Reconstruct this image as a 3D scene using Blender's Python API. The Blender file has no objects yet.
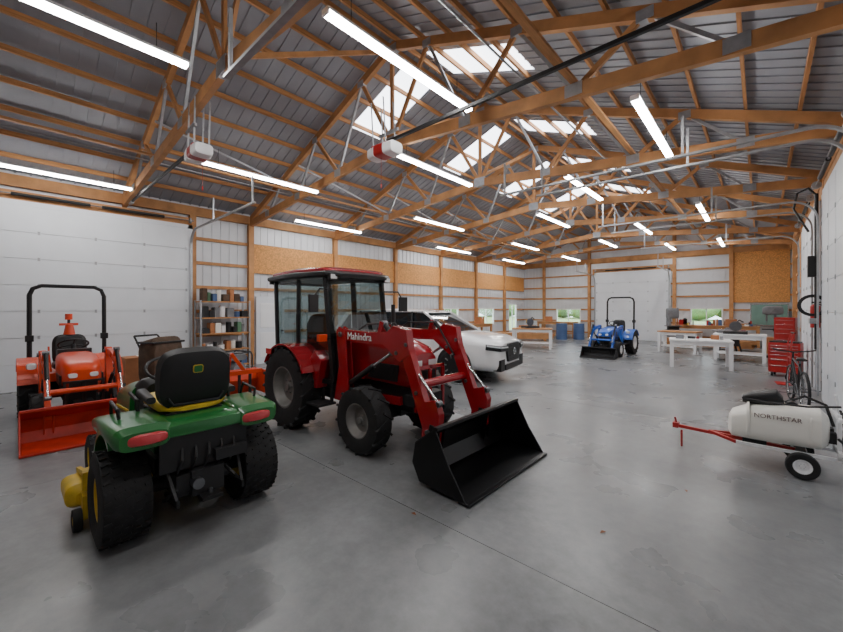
import bpy, math, random, bmesh
from mathutils import Matrix, Vector
random.seed(4)
# ------------------------------------------------------------------ materials
def lin(c):
    return tuple(((v/255)/12.92 if v/255<=0.04045 else (((v/255)+0.055)/1.055)**2.4) for v in c)
MATS={}
def mat(name,rgb,rough=0.5,metal=0.0,var=0.12,scale=6.0,stretch=(1,1,1),bump=0.0,coat=0.0,bscale=None):
    m=bpy.data.materials.new(name); m.use_nodes=True
    nt=m.node_tree; bs=nt.nodes['Principled BSDF']
    c=lin(rgb)
    tc=nt.nodes.new('ShaderNodeTexCoord'); mp=nt.nodes.new('ShaderNodeMapping')
    mp.inputs['Scale'].default_value=stretch
    nt.links.new(tc.outputs['Object'],mp.inputs['Vector'])
    nz=nt.nodes.new('ShaderNodeTexNoise'); nz.inputs['Scale'].default_value=scale; nz.inputs['Detail'].default_value=6
    nt.links.new(mp.outputs['Vector'],nz.inputs['Vector'])
    cr=nt.nodes.new('ShaderNodeValToRGB')
    cr.color_ramp.elements[0].position=0.3; cr.color_ramp.elements[1].position=0.7
    cr.color_ramp.elements[0].color=tuple(v*(1-var) for v in c)+(1,)
    cr.color_ramp.elements[1].color=tuple(min(1,v*(1+var)) for v in c)+(1,)
    nt.links.new(nz.outputs['Fac'],cr.inputs['Fac'])
    nt.links.new(cr.outputs['Color'],bs.inputs['Base Color'])
    bs.inputs['Roughness'].default_value=rough; bs.inputs['Metallic'].default_value=metal
    if coat: bs.inputs['Coat Weight'].default_value=coat
    if bump:
        bp=nt.nodes.new('ShaderNodeBump'); bp.inputs['Strength'].default_value=bump; bp.inputs['Distance'].default_value=0.02
        nt.links.new(nz.outputs['Fac'],bp.inputs['Height']); nt.links.new(bp.outputs['Normal'],bs.inputs['Normal'])
    MATS[name]=m; return m
def emis(name,rgb,st):
    m=bpy.data.materials.new(name); m.use_nodes=True
    bs=m.node_tree.nodes['Principled BSDF']; c=lin(rgb)
    bs.inputs['Base Color'].default_value=c+(1,)
    bs.inputs['Emission Color'].default_value=c+(1,); bs.inputs['Emission Strength'].default_value=st
    MATS[name]=m; return m
LED=53
mat('wood',(184,132,84),0.65,0,0.25,3.0,(1,1,1),0.1)
mat('woodY',(182,130,82),0.65,0,0.25,4.0,(6,.5,6),0.1)
mat('osb',(204,144,82),0.7,0,0.35,26.0,(1,1,1),0.2)
mat('siding',(206,209,214),0.4,0.08,0.05,2.0)
mat('roofmetal',(148,150,157),0.45,0.15,0.08,2.0)
mat('white',(236,237,239),0.45,0,0.03,3.0)
mat('doorwhite',(222,226,232),0.4,0,0.03,2.0)
mat('galv',(170,173,177),0.38,0.6,0.12,12.0)
mat('steel',(120,122,126),0.3,0.9,0.1,12.0)
mat('rimgrey',(130,128,126),0.5,0.3,0.15,8.0)
mat('red',(158,18,30),0.25,0,0.08,3.0,coat=0.6)
mat('redtool',(170,30,28),0.35,0,0.08,3.0)
mat('orange',(222,70,24),0.35,0,0.12,3.0,coat=0.3)
mat('bucketorange',(180,44,26),0.5,0,0.25,5.0)
mat('green',(30,108,48),0.3,0,0.1,3.0,coat=0.4)
mat('yellow',(216,182,44),0.45,0,0.2,9.0)
mat('blue',(28,92,190),0.3,0,0.1,3.0,coat=0.4)
mat('black',(22,22,24),0.45,0,0.2,5.0)
mat('blackgloss',(17,17,19),0.3,0.2,0.2,5.0)
mat('rubber',(28,28,30),0.75,0,0.25,18.0,bump=0.2)
mat('dark',(42,42,44),0.6,0.2,0.2,8.0)
mat('carwhite',(240,241,243),0.2,0,0.02,2.0,coat=0.8)
mat('carglass',(24,29,33),0.06,0,0.05,2.0,coat=0.5)
mat('tank',(238,236,228),0.4,0,0.04,3.0)
mat('faint',(90,60,58),0.5,0,0.1,3.0)
mat('brown',(82,64,50),0.8,0,0.35,7.0,bump=0.3)
mat('card',(176,116,76),0.8,0,0.15,5.0)
mat('silver',(200,202,205),0.25,0.9,0.06,6.0)
mat('greyfab',(120,122,126),0.7,0,0.2,6.0)
mat('lens',(196,60,66),0.2,0,0.1,10.0,coat=0.6)
mat('lamp',(235,238,240),0.12,0,0.03,4.0,coat=0.8)
mat('greenboard',(118,152,142),0.25,0,0.12,3.0)
mat('leaf',(130,76,40),0.8,0,0.2,20.0)
mat('grass',(150,172,116),0.9,0,0.2,1.5)
mat('foliage',(130,158,108),0.9,0,0.3,1.2)
mat('bluecan',(70,96,140),0.5,0,0.1,4.0)
mat('greencan',(90,130,100),0.5,0,0.1,4.0)
emis('ledglow',(255,253,250),LED)
emis('skylight',(240,246,255),6.0)
def glass(name,tint=(0.9,0.95,0.95),gl=0.12):
    m=bpy.data.materials.new(name); m.use_nodes=True; nt=m.node_tree
    nt.nodes.remove(nt.nodes['Principled BSDF'])
    out=nt.nodes['Material Output']; t=nt.nodes.new('ShaderNodeBsdfTransparent'); t.inputs[0].default_value=tint+(1,)
    g=nt.nodes.new('ShaderNodeBsdfGlossy'); g.inputs['Roughness'].default_value=0.03
    mx=nt.nodes.new('ShaderNodeMixShader'); mx.inputs[0].default_value=gl
    nt.links.new(t.outputs[0],mx.inputs[1]); nt.links.new(g.outputs[0],mx.inputs[2]); nt.links.new(mx.outputs[0],out.inputs[0])
    MATS[name]=m
glass('glass'); glass('cabglass',(0.5,0.58,0.58),0.12)
def concrete():
    m=bpy.data.materials.new('concrete'); m.use_nodes=True; nt=m.node_tree; bs=nt.nodes['Principled BSDF']
    tc=nt.nodes.new('ShaderNodeTexCoord')
    n1=nt.nodes.new('ShaderNodeTexNoise'); n1.inputs['Scale'].default_value=0.5; n1.inputs['Detail'].default_value=10; n1.inputs['Roughness'].default_value=0.62; n1.inputs['Distortion'].default_value=0.4
    n2=nt.nodes.new('ShaderNodeTexNoise'); n2.inputs['Scale'].default_value=9; n2.inputs['Detail'].default_value=9; n2.inputs['Roughness'].default_value=0.7
    n3=nt.nodes.new('ShaderNodeTexNoise'); n3.inputs['Scale'].default_value=1.1; n3.inputs['Detail'].default_value=5
    for n in(n1,n2,n3): nt.links.new(tc.outputs['Object'],n.inputs['Vector'])
    mx=nt.nodes.new('ShaderNodeMath'); mx.operation='MULTIPLY_ADD'; mx.inputs[1].default_value=0.4
    nt.links.new(n2.outputs['Fac'],mx.inputs[0]); nt.links.new(n1.outputs['Fac'],mx.inputs[2])
    cr=nt.nodes.new('ShaderNodeValToRGB'); e=cr.color_ramp.elements
    e[0].position=0.5; e[0].color=lin((92,94,96))+(1,); e[1].position=0.92; e[1].color=lin((146,148,150))+(1,)
    nt.links.new(mx.outputs[0],cr.inputs['Fac']); nt.links.new(cr.outputs['Color'],bs.inputs['Base Color'])
    mr=nt.nodes.new('ShaderNodeMapRange'); mr.inputs['From Min'].default_value=0.3; mr.inputs['From Max'].default_value=0.7; mr.inputs['To Min'].default_value=0.24; mr.inputs['To Max'].default_value=0.36
    nt.links.new(n3.outputs['Fac'],mr.inputs['Value']); nt.links.new(mr.outputs[0],bs.inputs['Roughness'])
    bp=nt.nodes.new('ShaderNodeBump'); bp.inputs['Strength'].default_value=0.03; bp.inputs['Distance'].default_value=0.01
    nt.links.new(n2.outputs['Fac'],bp.inputs['Height']); nt.links.new(bp.outputs['Normal'],bs.inputs['Normal'])
    MATS['concrete']=m
concrete()
# ------------------------------------------------------------------ builder
class B:
    def __init__(s,name): s.n=name; s.v=[]; s.f=[]; s.mi=[]; s.ms=[]; s.M=Matrix.Identity(4)
    def m(s,name):
        if name not in s.ms: s.ms.append(name)
        return s.ms.index(name)
    def add(s,vs,fs,mt):
        o=len(s.v); k=s.m(mt)
        s.v+= [tuple(s.M@Vector(v)) for v in vs]
        for f in fs: s.f.append(tuple(i+o for i in f)); s.mi.append(k)
    def boxm(s,M,sz,mt):
        x,y,z=sz[0]/2,sz[1]/2,sz[2]/2
        vs=[M@Vector(p) for p in[(-x,-y,-z),(x,-y,-z),(x,y,-z),(-x,y,-z),(-x,-y,z),(x,-y,z),(x,y,z),(-x,y,z)]]
        s.add(vs,[(0,3,2,1),(4,5,6,7),(0,1,5,4),(1,2,6,5),(2,3,7,6),(3,0,4,7)],mt)
    def box(s,x0,x1,y0,y1,z0,z1,mt):
        if x1<x0:x0,x1=x1,x0
        if y1<y0:y0,y1=y1,y0
        s.boxm(Matrix.Translation(((x0+x1)/2,(y0+y1)/2,(z0+z1)/2)),(x1-x0,y1-y0,z1-z0),mt)
    def beam(s,p,q,w,h,mt):
        p=Vector(p);q=Vector(q);d=q-p;L=d.length
        if L<1e-6:return
        d.normalize(); up=Vector((0,0,1))
        if abs(d.z)>0.999: up=Vector((1,0,0))
        a=up.cross(d).normalized(); c=d.cross(a)
        M=Matrix(((d.x,a.x,c.x,0),(d.y,a.y,c.y,0),(d.z,a.z,c.z,0),(0,0,0,1))); M.translation=(p+q)/2
        s.boxm(M,(L,w,h),mt)
    def cyl(s,p,q,r,mt,r2=None,seg=14):
        p=Vector(p);q=Vector(q);d=(q-p).normalized(); r2=r if r2 is None else r2
        a=d.orthogonal().normalized(); c=d.cross(a); vs=[]
        for k in range(seg):
            t=2*math.pi*k/seg; o=a*math.cos(t)+c*math.sin(t); vs+=[p+o*r,q+o*r2]
        fs=[(2*k,2*((k+1)%seg),2*((k+1)%seg)+1,2*k+1) for k in range(seg)]
        fs+=[tuple(2*k for k in reversed(range(seg))),tuple(2*k+1 for k in range(seg))]
        s.add(vs,fs,mt)
    def tube(s,path,r,mt,seg=8,closed=False):
        P=[Vector(p) for p in path]; n=len(P); vs=[]; prev=None
        for i in range(n):
            if closed: d=P[(i+1)%n]-P[i-1]
            else: d=P[min(i+1,n-1)]-P[max(i-1,0)]
            d.normalize()
            if prev is None: a=d.orthogonal().normalized()
            else:
                a=prev-d*prev.dot(d); a.normalize()
            prev=a; c=d.cross(a)
            for k in range(seg):
                t=2*math.pi*k/seg; vs.append(P[i]+(a*math.cos(t)+c*math.sin(t))*r)
        fs=[]
        for i in range(n if closed else n-1):
            j=(i+1)%n
            for k in range(seg):
                l=(k+1)%seg; fs.append((i*seg+k,i*seg+l,j*seg+l,j*seg+k))
        if not closed: fs+=[tuple(reversed(range(seg))),tuple(range((n-1)*seg,n*seg))]
        s.add(vs,fs,mt)
    def ring(s,c,r,tr,mt,axis='z',tilt=0,seg=24):
        R=Matrix.Rotation(tilt,4,'Y'); pts=[]
        for k in range(seg):
            t=2*math.pi*k/seg
            v={'z':Vector((r*math.cos(t),r*math.sin(t),0)),'y':Vector((r*math.cos(t),0,r*math.sin(t))),'x':Vector((0,r*math.cos(t),r*math.sin(t)))}[axis]
            pts.append(Vector(c)+R@v)
        s.tube(pts,tr,mt,8,True)
    def prism(s,pts,y0,y1,mt):
        n=len(pts); vs=[(x,y0,z) for x,z in pts]+[(x,y1,z) for x,z in pts]
        fs=[tuple(range(n)),tuple(reversed(range(n,2*n)))]+[(i,i+n,(i+1)%n+n,(i+1)%n) for i in range(n)]
        s.add(vs,fs,mt)
    def lathe(s,prof,c,mt,seg=36):
        n=len(prof); vs=[]
        for k in range(seg):
            t=2*math.pi*k/seg
            for r,y in prof: vs.append((c[0]+r*math.cos(t),c[1]+y,c[2]+r*math.sin(t)))
        fs=[]
        for k in range(seg):
            l=(k+1)%seg
            for i in range(n-1): fs.append((k*n+i,k*n+i+1,l*n+i+1,l*n+i))
        s.add(vs,fs,mt)
    def sloft(s,secs,mt,N=28,caps=True):
        vs=[]
        for x,yc,zc,hy,hz,e in secs:
            for k in range(N):
                t=2*math.pi*k/N; c,sn=math.cos(t),math.sin(t)
                vs.append((x,yc+hy*math.copysign(abs(c)**(2/e),c),zc+hz*math.copysign(abs(sn)**(2/e),sn)))
        fs=[]
        for i in range(len(secs)-1):
            for k in range(N):
                l=(k+1)%N; fs.append((i*N+k,i*N+l,(i+1)*N+l,(i+1)*N+k))
        if caps: fs+=[tuple(reversed(range(N))),tuple(range((len(secs)-1)*N,len(secs)*N))]
        s.add(vs,fs,mt)
    def loft(s,rings,mt):
        n=len(rings[0]); vs=[p for r in rings for p in r]; fs=[]
        for i in range(len(rings)-1):
            for k in range(n):
                l=(k+1)%n; fs.append((i*n+k,i*n+l,(i+1)*n+l,(i+1)*n+k))
        fs+=[tuple(reversed(range(n))),tuple(range((len(rings)-1)*n,len(rings)*n))]
        s.add(vs,fs,mt)
    def arc(s,cx,cz,R,a0,a1,y0,y1,th,mt,n=14):
        o=[];i_=[]
        for k in range(n+1):
            a=math.radians(a0+(a1-a0)*k/n)
            o.append((cx+(R+th)*math.cos(a),cz+(R+th)*math.sin(a))); i_.append((cx+R*math.cos(a),cz+R*math.sin(a)))
        for k in range(n):
            s.prism([i_[k],o[k],o[k+1],i_[k+1]],y0,y1,mt)
    def ell(s,c,r,mt,nu=16,nv=10):
        vs=[(c[0],c[1],c[2]-r[2])]
        for j in range(1,nv):
            p=-math.pi/2+math.pi*j/nv
            for k in range(nu):
                t=2*math.pi*k/nu; vs.append((c[0]+r[0]*math.cos(p)*math.cos(t),c[1]+r[1]*math.cos(p)*math.sin(t),c[2]+r[2]*math.sin(p)))
        vs.append((c[0],c[1],c[2]+r[2])); fs=[]
        for k in range(nu): fs.append((0,1+(k+1)%nu,1+k))
        for j in range(nv-2):
            for k in range(nu):
                a=1+j*nu; l=(k+1)%nu; fs.append((a+k,a+l,a+nu+l,a+nu+k))
        a=1+(nv-2)*nu; e=len(vs)-1
        for k in range(nu): fs.append((a+k,a+(k+1)%nu,e))
        s.add(vs,fs,mt)
    def build(s,loc=(0,0,0),rz=0,bevel=0.0,flat=False,fix=True):
        me=bpy.data.meshes.new(s.n); me.from_pydata(s.v,[],s.f)
        for n in s.ms: me.materials.append(MATS[n])
        me.polygons.foreach_set('material_index',s.mi)
        me.update()
        if fix:
            bm=bmesh.new(); bm.from_mesh(me); bmesh.ops.recalc_face_normals(bm,faces=bm.faces); bm.to_mesh(me); bm.free()
        if not flat:
            me.polygons.foreach_set('use_smooth',[True]*len(me.polygons))
            me.set_sharp_from_angle(angle=math.radians(38))
        ob=bpy.data.objects.new(s.n,me); bpy.context.scene.collection.objects.link(ob)
        ob.location=loc; ob.rotation_euler=(0,0,rz)
        if bevel:
            md=ob.modifiers.new('Bevel','BEVEL'); md.width=bevel; md.segments=2; md.limit_method='ANGLE'; md.angle_limit=math.radians(50)
        return ob
def inst(ob,loc,rz=0):
    o=bpy.data.objects.new(ob.name.split('.')[0],ob.data); bpy.context.scene.collection.objects.link(o)
    o.location=loc; o.rotation_euler=(0,0,rz)
    for md in ob.modifiers:
        m2=o.modifiers.new(md.name,md.type)
        m2.width=md.width; m2.segments=md.segments; m2.limit_method='ANGLE'; m2.angle_limit=md.angle_limit
    return o
def text(parent,txt,size,loc,rot,mt,name='lettering'):
    cu=bpy.data.curves.new(name,'FONT'); cu.body=txt; cu.size=size; cu.extrude=0.002; cu.align_x='CENTER'; cu.align_y='CENTER'
    cu.materials.append(MATS[mt]); o=bpy.data.objects.new(name,cu); bpy.context.scene.collection.objects.link(o)
    o.parent=parent; o.location=loc; o.rotation_euler=rot
# ------------------------------------------------------------------ room dims
XL,XR,YB,YF=-11.4,1.05,22.55,-4.0
XC=(XL+XR)/2; EAVE=4.5; RIDGE=6.85; SL=(RIDGE-EAVE)/((XR-XL)/2)
def rz_(x): return RIDGE-abs(x-XC)*SL
b=B('floor')
b.box(XL-.05,XR+.05,YF-.05,YB+.05,-0.2,-0.02,'dark')
xs=[XL-.05,XC,XR+.05]; ys=[YF-.05,-2.2,2.3,6.85,11.4,16.0,20.6,YB+.05]
for i in range(2):
    for j in range(len(ys)-1):
        b.box(xs[i]+.002,xs[i+1]-.002,ys[j]+.0025,ys[j+1]-.0025,-0.03,0,'concrete')
b.build(flat=True)
def wall(name,mp,s0,s1,openings,noframe,posts,gable=False,osb=[],header=[]):
    b=B(name)
    def bx(a0,a1,d0,d1,z0,z1,mt):
        p=mp(a0,d0,z0);q=mp(a1,d1,z1)
        b.box(p[0],q[0],p[1],q[1],z0,z1,mt)
    ss=sorted(set([s0,s1]+[o[0] for o in openings]+[o[1] for o in openings]))
    zs=sorted(set([0,EAVE]+[o[2] for o in openings]+[o[3] for o in openings]))
    def inop(s,z,ops): return any(o[0]<s<o[1] and o[2]<z<o[3] for o in ops)
    for i in range(len(ss)-1):
        for j in range(len(zs)-1):
            if not inop((ss[i]+ss[i+1])/2,(zs[j]+zs[j+1])/2,openings): bx(ss[i],ss[i+1],-.03,0,zs[j],zs[j+1],'siding')
    if gable:
        P=[mp(s0,-.03,EAVE),mp(s1,-.03,EAVE),mp(XC,-.03,RIDGE),mp(s0,0,EAVE),mp(s1,0,EAVE),mp(XC,0,RIDGE)]
        b.add(P,[(0,1,2),(3,5,4),(0,3,4,1),(1,4,5,2),(2,5,3,0)],'siding')
    def spans(s,z0,z1,ops):
        cuts=sorted([(o[2],o[3]) for o in ops if o[0]<s<o[1]]); out=[]; z=z0
        for c in cuts:
            if c[0]>z: out.append((z,min(c[0],z1)))
            z=max(z,c[1])
        if z<z1: out.append((z,z1))
        return out
    s=s0+.1
    while s<s1-.05:
        top=rz_(s)-.03 if gable else EAVE-.02
        for a,c in spans(s,0,top,openings+noframe): bx(s-.016,s+.016,0,.018,a,c,'siding')
        s+=.2286
    z=.25
    while z<(RIDGE-.3 if gable else EAVE-.1):
        if z>EAVE: w=(RIDGE-z-.1)/SL; a0,a1=max(s0,XC-w),min(s1,XC+w)
        else: a0,a1=s0,s1
        cuts=sorted([(o[0]-.02,o[1]+.02) for o in openings+noframe if o[2]-.05<z+.06<o[3]+.1]); x=a0
        for c in cuts+[(a1,a1)]:
            if c[0]-x>.05: bx(x,c[0],.018,.06,z,z+.085,'wood')
            x=max(x,c[1])
        z+=.66
    for p in posts:
        top=rz_(p)-.1 if gable else EAVE-.32
        for a,c in spans(p,0,top,noframe+openings): bx(p-.075,p+.075,.018,.15,a,c,'wood')
    for o in osb: bx(o[0],o[1],.062,.075,o[2],o[3],'osb')
    for o in header: bx(o[0],o[1],.06,.14,o[2],o[3],'wood')
    return b.build(flat=True)
TY=[-3.9,-1.1,1.9,4.9,7.9,10.9,13.9,16.9,19.9]
lw=lambda s,d,z:(XL+d,s,z)
rw=lambda s,d,z:(XR-d,s,z)
bw=lambda s,d,z:(s,YB-d,z)
fw=lambda s,d,z:(s,YF+d,z)
hl=[(YF,YB,EAVE-.32,EAVE-.08)]
wall('wall_left',lw,YF,YB,[(17.2,18.8,.75,1.7),(20.5,21.5,.3,1.95),(14.2,15.4,.75,1.7)],[(-.55,3.24,0,3.8),(5.05,5.95,0,2.05)],[-2.5,3.35,4.9,7.9,10.9,13.9,16.9,19.9],
     osb=[(4.98,22.4,2.75,3.62)],header=hl+[(-.7,3.4,3.82,4.1)])
wall('wall_right',rw,YF,YB,[],[(1.3,6.15,0,3.8),(6.55,10.25,0,3.8),(11.2,14.9,0,3.8)],[-1.1,1.1,6.35,10.7,16.0,19.9],
     osb=[(10.4,11.1,2.4,4.1),(15.0,18,2.4,4.1)],header=hl+[(1.2,15.0,3.9,4.16)])
wall('wall_back',bw,XL,XR,[(-9.25,-7.8,.8,1.65),(-2.55,-1.3,.85,1.7)],[(-6.95,-3.4,0,3.6)],[-10.0,-7.3,-3.2,-1.0],gable=True,
     osb=[(-.93,.95,1.95,4.4)],header=[(XL,XR,EAVE-.25,EAVE),(-7.1,-3.25,3.62,3.9)])
wall('wall_front',fw,XL,XR,[],[],[-9,-7,-5,-3,-1],gable=True)
sky=[(6.0,),(9.5,),(12.9,),(16.3,)]
def roofside(b,xa,xb,sx0,sx1):
    ycuts=[YF-.1]
    for (y,) in sky: ycuts+=[y-.46,y+.46]
    ycuts.append(YB+.1)
    for i in range(len(ycuts)-1):
        segs=[(xa,sx0),(sx1,xb)] if i%2==1 else [(xa,xb)]
        for a,c in segs:
            vs=[(a,ycuts[i],rz_(a)),(c,ycuts[i],rz_(c)),(c,ycuts[i+1],rz_(c)),(a,ycuts[i+1],rz_(a))]
            vs+=[(x,y,z+.03) for x,y,z in vs]
            b.add(vs,[(0,1,2,3),(4,7,6,5),(0,4,5,1),(1,5,6,2),(2,6,7,3),(3,7,4,0)],'roofmetal')
        if i%2==1:
            a,c=sx0,sx1
            vs=[(a,ycuts[i],rz_(a)+.01),(c,ycuts[i],rz_(c)+.01),(c,ycuts[i+1],rz_(c)+.01),(a,ycuts[i+1],rz_(a)+.01)]
            b.add(vs,[(0,1,2,3)],'skylight')
    y=YF
    while y<YB:
        on=any(abs(y-s[0])<.46 for s in sky)
        for a,c in ([(xa,sx0),(sx1,xb)] if on else [(xa,xb)]):
            b.beam((a,y,rz_(a)-.008),(c,y,rz_(c)-.008),.035,.02,'roofmetal')
        y+=.2286
b=B('ceiling'); roofside(b,XL-.1,XC,-7.3,-5.45); roofside(b,XC,XR+.1,-4.9,-3.05); b.build(flat=True)
b=B('roof_purlins')
for sgn in(-1,1):
    d=.12
    while d<6.2:
        x=XC+sgn*d
        b.box(x-.02,x+.02,YF+.03,YB-.03,rz_(x)-.118,rz_(x)-.028,'woodY'); d+=.61
b.build(flat=True)
b=B('roof_truss'); tz=lambda x:rz_(x)-.2; BL=EAVE-.30
bz=lambda x:BL+.62*(1-abs(x-XC)/((XR-XL)/2))
for sg in(-1,1):
    xe=XC+sg*((XR-XL)/2-.05)
    b.beam((xe,0,tz(xe)),(XC,0,tz(XC)),.085,.15,'wood')
    b.beam((xe,0,bz(xe)),(XC,0,bz(XC)),.085,.18,'wood')
    nb=[0,1.7,3.4,5.0]; nt_=[.05,.9,2.6,4.2]
    pr=[(nb[0],nt_[1]),(nb[1],nt_[1]),(nb[1],nt_[2]),(nb[2],nt_[2]),(nb[2],nt_[3]),(nb[3],nt_[3])]
    for i,(p,q) in enumerate(pr):
        X1=XC+sg*p;X2=XC+sg*q
        b.beam((X1,0,bz(X1)),(X2,0,tz(X2)),.045,.045 if i%2 else .075,'galv' if i%2 else 'wood')
    for p in nb[1:]:
        X=XC+sg*p; b.box(X-.11,X+.11,-.048,.048,bz(X)-.07,bz(X)+.09,'galv')
    for p in nt_[1:]:
        X=XC+sg*p; b.box(X-.09,X+.09,-.048,.048,tz(X)-.09,tz(X)+.04,'galv')
b.beam((XC,0,bz(XC)),(XC,0,tz(XC)),.045,.08,'wood')
b.box(XC-.15,XC+.15,-.05,.05,bz(XC)-.1,bz(XC)+.11,'galv'); b.box(XC-.15,XC+.15,-.05,.05,tz(XC)-.14,tz(XC)+.0,'galv')
t0=b.build(loc=(0,TY[1],0),flat=True)
for y in TY[2:]: inst(t0,(0,y,0))
b=B('truss_bracing')
for X in(XC-3.4,XC+3.4): b.box(X-.04,X+.04,YF+.1,YB-.1,bz(X)+.1,bz(X)+.14,'woodY')
for i in range(2,len(TY)-1):
    b.beam((XC,TY[i],bz(XC)+.15),(XC,TY[i+1],tz(XC)-.1),.04,.07,'wood')
    b.beam((XC-3.4,TY[i],tz(XC-3.4)-.1),(XC-3.4,TY[i+1],bz(XC-3.4)+.15),.03,.04,'galv')
b.build(flat=True)
b=B('ceiling_conduit')
for X,z in((-9.0,4.62),(-2.35,4.75)): b.tube([(X,YF+.2,z+.0),(X,YB-.2,z)],.014,'galv')
b.build()
b=B('led_shop_light')
b.box(-.05,.05,-1.2,1.2,.006,.035,'white')
b.box(-.045,.045,-1.19,1.19,-.03,.006,'ledglow')
for y in(-.9,.9): b.cyl((0,y,.03),(0,y,.32),.004,'dark',seg=5)
for y in(-1.205,1.205): b.box(-.05,.05,y-.01,y+.01,-.033,.03,'white')
L=None
rows={-10.0:([-.6,5.6,12,17.4],4.25),-7.5:([2.35,8.0,13.8,19],4.35),-4.9:([-1.0,4.7,10.55,16.3],4.5),-3.1:([2.06,8.05,14.1,19.4],4.55),-1.15:([-.6,5.2,11.5,17.6],4.3)}
for X,(yy,z) in rows.items():
    for y in yy:
        if L is None: L=b.build(loc=(X,y+1.2,z))
        else: inst(L,(X,y+1.2,z))
# ------------------------------------------------------------------ garage doors
def garage(name,w,h,loc,rz,tracks=True,tl=3.3):
    b=B(name); n=7; ph=h/n
    for i in range(n):
        b.box(.03,.075,-w/2,w/2,i*ph+.004,(i+1)*ph-.004,'doorwhite')
    m=max(3,round(w/.9))
    for j in range(m+1):
        y=-w/2+.05+(w-.1)*j/m
        b.box(.075,.078,y-.03,y+.03,.02,h-.02,'doorwhite')
        for i in range(1,n): b.box(.077,.086,y-.02,y+.02,i*ph-.035,i*ph+.035,'galv')
    b.box(.02,.05,-w/2,w/2,0,.02,'black')
    b.box(0.0,.06,-w/2-.1,-w/2,0,h+.1,'doorwhite'); b.box(0,.06,w/2,w/2+.1,0,h+.1,'doorwhite'); b.box(0,.06,-w/2-.1,w/2+.1,h,h+.1,'doorwhite')
    if tracks:
        for s in(-1,1):
            y=s*(w/2+.05); P=[(.12,y,.05),(.12,y,h-.45)]; R=.4
            for k in range(1,8):
                a=math.pi/2*k/8; P.append((.12+R*(1-math.cos(a)),y,h-.45+R*math.sin(a)))
            P+= [(.12+R,y,h-.05),(tl,y,h-.02)]
            for p,q in zip(P[:-1],P[1:]): b.beam(p,q,.055,.028,'galv')
            b.beam((tl-.1,y,h-.02),(tl-.1,y,h+.55),.03,.03,'galv'); b.beam((1.7,y,h-.02),(1.7,y,h+.5),.03,.03,'galv')
        b.cyl((.14,-w/2-.1,h+.2),(.14,w/2+.1,h+.2),.013,'steel')
        b.cyl((.14,-w*.35,h+.2),(.14,-.1,h+.2),.035,'black'); b.cyl((.14,.1,h+.2),(.14,w*.35,h+.2),.035,'black')
        for y in(-w/2-.02,w/2+.02): b.cyl((.14,y-.02,h+.2),(.14,y+.02,h+.2),.07,'galv')
    return b.build(loc=loc,rz=rz)
DL=XL+.15
garage('door_1',3.72,3.8,(DL-.02,1.36,0),0,tl=3.9)
garage('door_2',4.7,3.8,(XR-.13,3.73,0),math.pi,tl=4.5)
garage('door_3',3.5,3.8,(XR-.13,8.4,0),math.pi,tl=4.0)
garage('door_4',3.5,3.8,(XR-.13,13.05,0),math.pi,tl=4.0)
garage('door_5',3.45,3.58,(-5.17,YB-.13,0),-math.pi/2,tl=3.0)
def opener(loc,rz,L):
    b=B('garage_door_opener')
    b.sloft([(-.2,0,0,.1,.06,5),(-.18,0,0,.13,.08,5),(.12,0,0,.14,.09,5),(.14,0,0,.1,.06,5)],'redtool')
    b.sloft([(-.3,0,-.01,.07,.05,4),(-.28,0,-.01,.12,.085,4),(-.12,0,-.01,.145,.092,4)],'white')
    b.sloft([(.08,0,-.01,.147,.094,4),(.24,0,-.01,.12,.08,4),(.26,0,-.01,.07,.05,4)],'white')
    b.box(-L,-.1,-.02,.02,.1,.14,'black'); b.box(-L,-L+.25,-.03,.03,.08,.16,'galv')
    for x in(-.15,.12):
        for y in(-.1,.1): b.beam((x,y,.08),(x+.05,y,.75),.025,.004,'galv')
    b.box(-.2,.22,-.12,-.09,.3,.34,'galv')
    b.cyl((0,.05,-.1),(0,.05,-.5),.003,'redtool',seg=5); b.cyl((0,.05,-.5),(0,.05,-.56),.012,'redtool',seg=6)
    return b.build(loc=loc,rz=rz)
opener((-6.3,1.95,4.05),0,4.7); opener((-4.2,3.8,4.05),math.pi,4.9)
def window(name,w,h,loc,rz):
    b=B(name); t=.05
    b.box(-.06,.04,-w/2,w/2,0,t,'white'); b.box(-.06,.04,-w/2,w/2,h-t,h,'white')
    b.box(-.06,.04,-w/2,-w/2+t,t,h-t,'white'); b.box(-.06,.04,w/2-t,w/2,t,h-t,'white')
    b.box(-.03,.02,-.02,.02,t,h-t,'white')
    b.box(-.012,-.006,-w/2+t,w/2-t,t,h-t,'glass')
    return b.build(loc=loc,rz=rz,flat=True)
window('window_1',1.6,.95,(XL,18.0,.75),0); window('window_2',1.0,1.65,(XL,21.0,.3),0); window('window_3',1.2,.95,(XL,14.8,.75),0)
window('window_4',1.45,.85,(-8.525,YB,.8),-math.pi/2); window('window_5',1.25,.85,(-1.925,YB,.85),-math.pi/2)
b=B('door_6'); b.box(0,.06,-.45,.45,0,2.05,'doorwhite'); b.box(.06,.07,-.33,.33,1.1,1.85,'white'); b.box(.06,.07,-.33,.33,.2,.95,'white'); b.cyl((.06,.36,1.0),(.12,.36,1.0),.025,'steel'); b.ell((.13,.36,1.0),(.03,.03,.03),'steel')
b.build(loc=(XL+.06,5.5,0),bevel=.004)
b=B('lawn'); b.box(-70,-11.8,-30,80,-.3,-.22,'grass'); b.box(-11.8,40,23,80,-.3,-.22,'grass'); b.build(flat=True)
b=B('tree_line')
for i in range(26): b.ell((-58+random.uniform(-3,3),-15+i*4,1.9),(3,3,2.1),'foliage',10,7)
for i in range(16): b.ell((-45+i*4.2,72+random.uniform(-3,3),1.9),(3,3,2.1),'foliage',10,7)
b.build()
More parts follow.
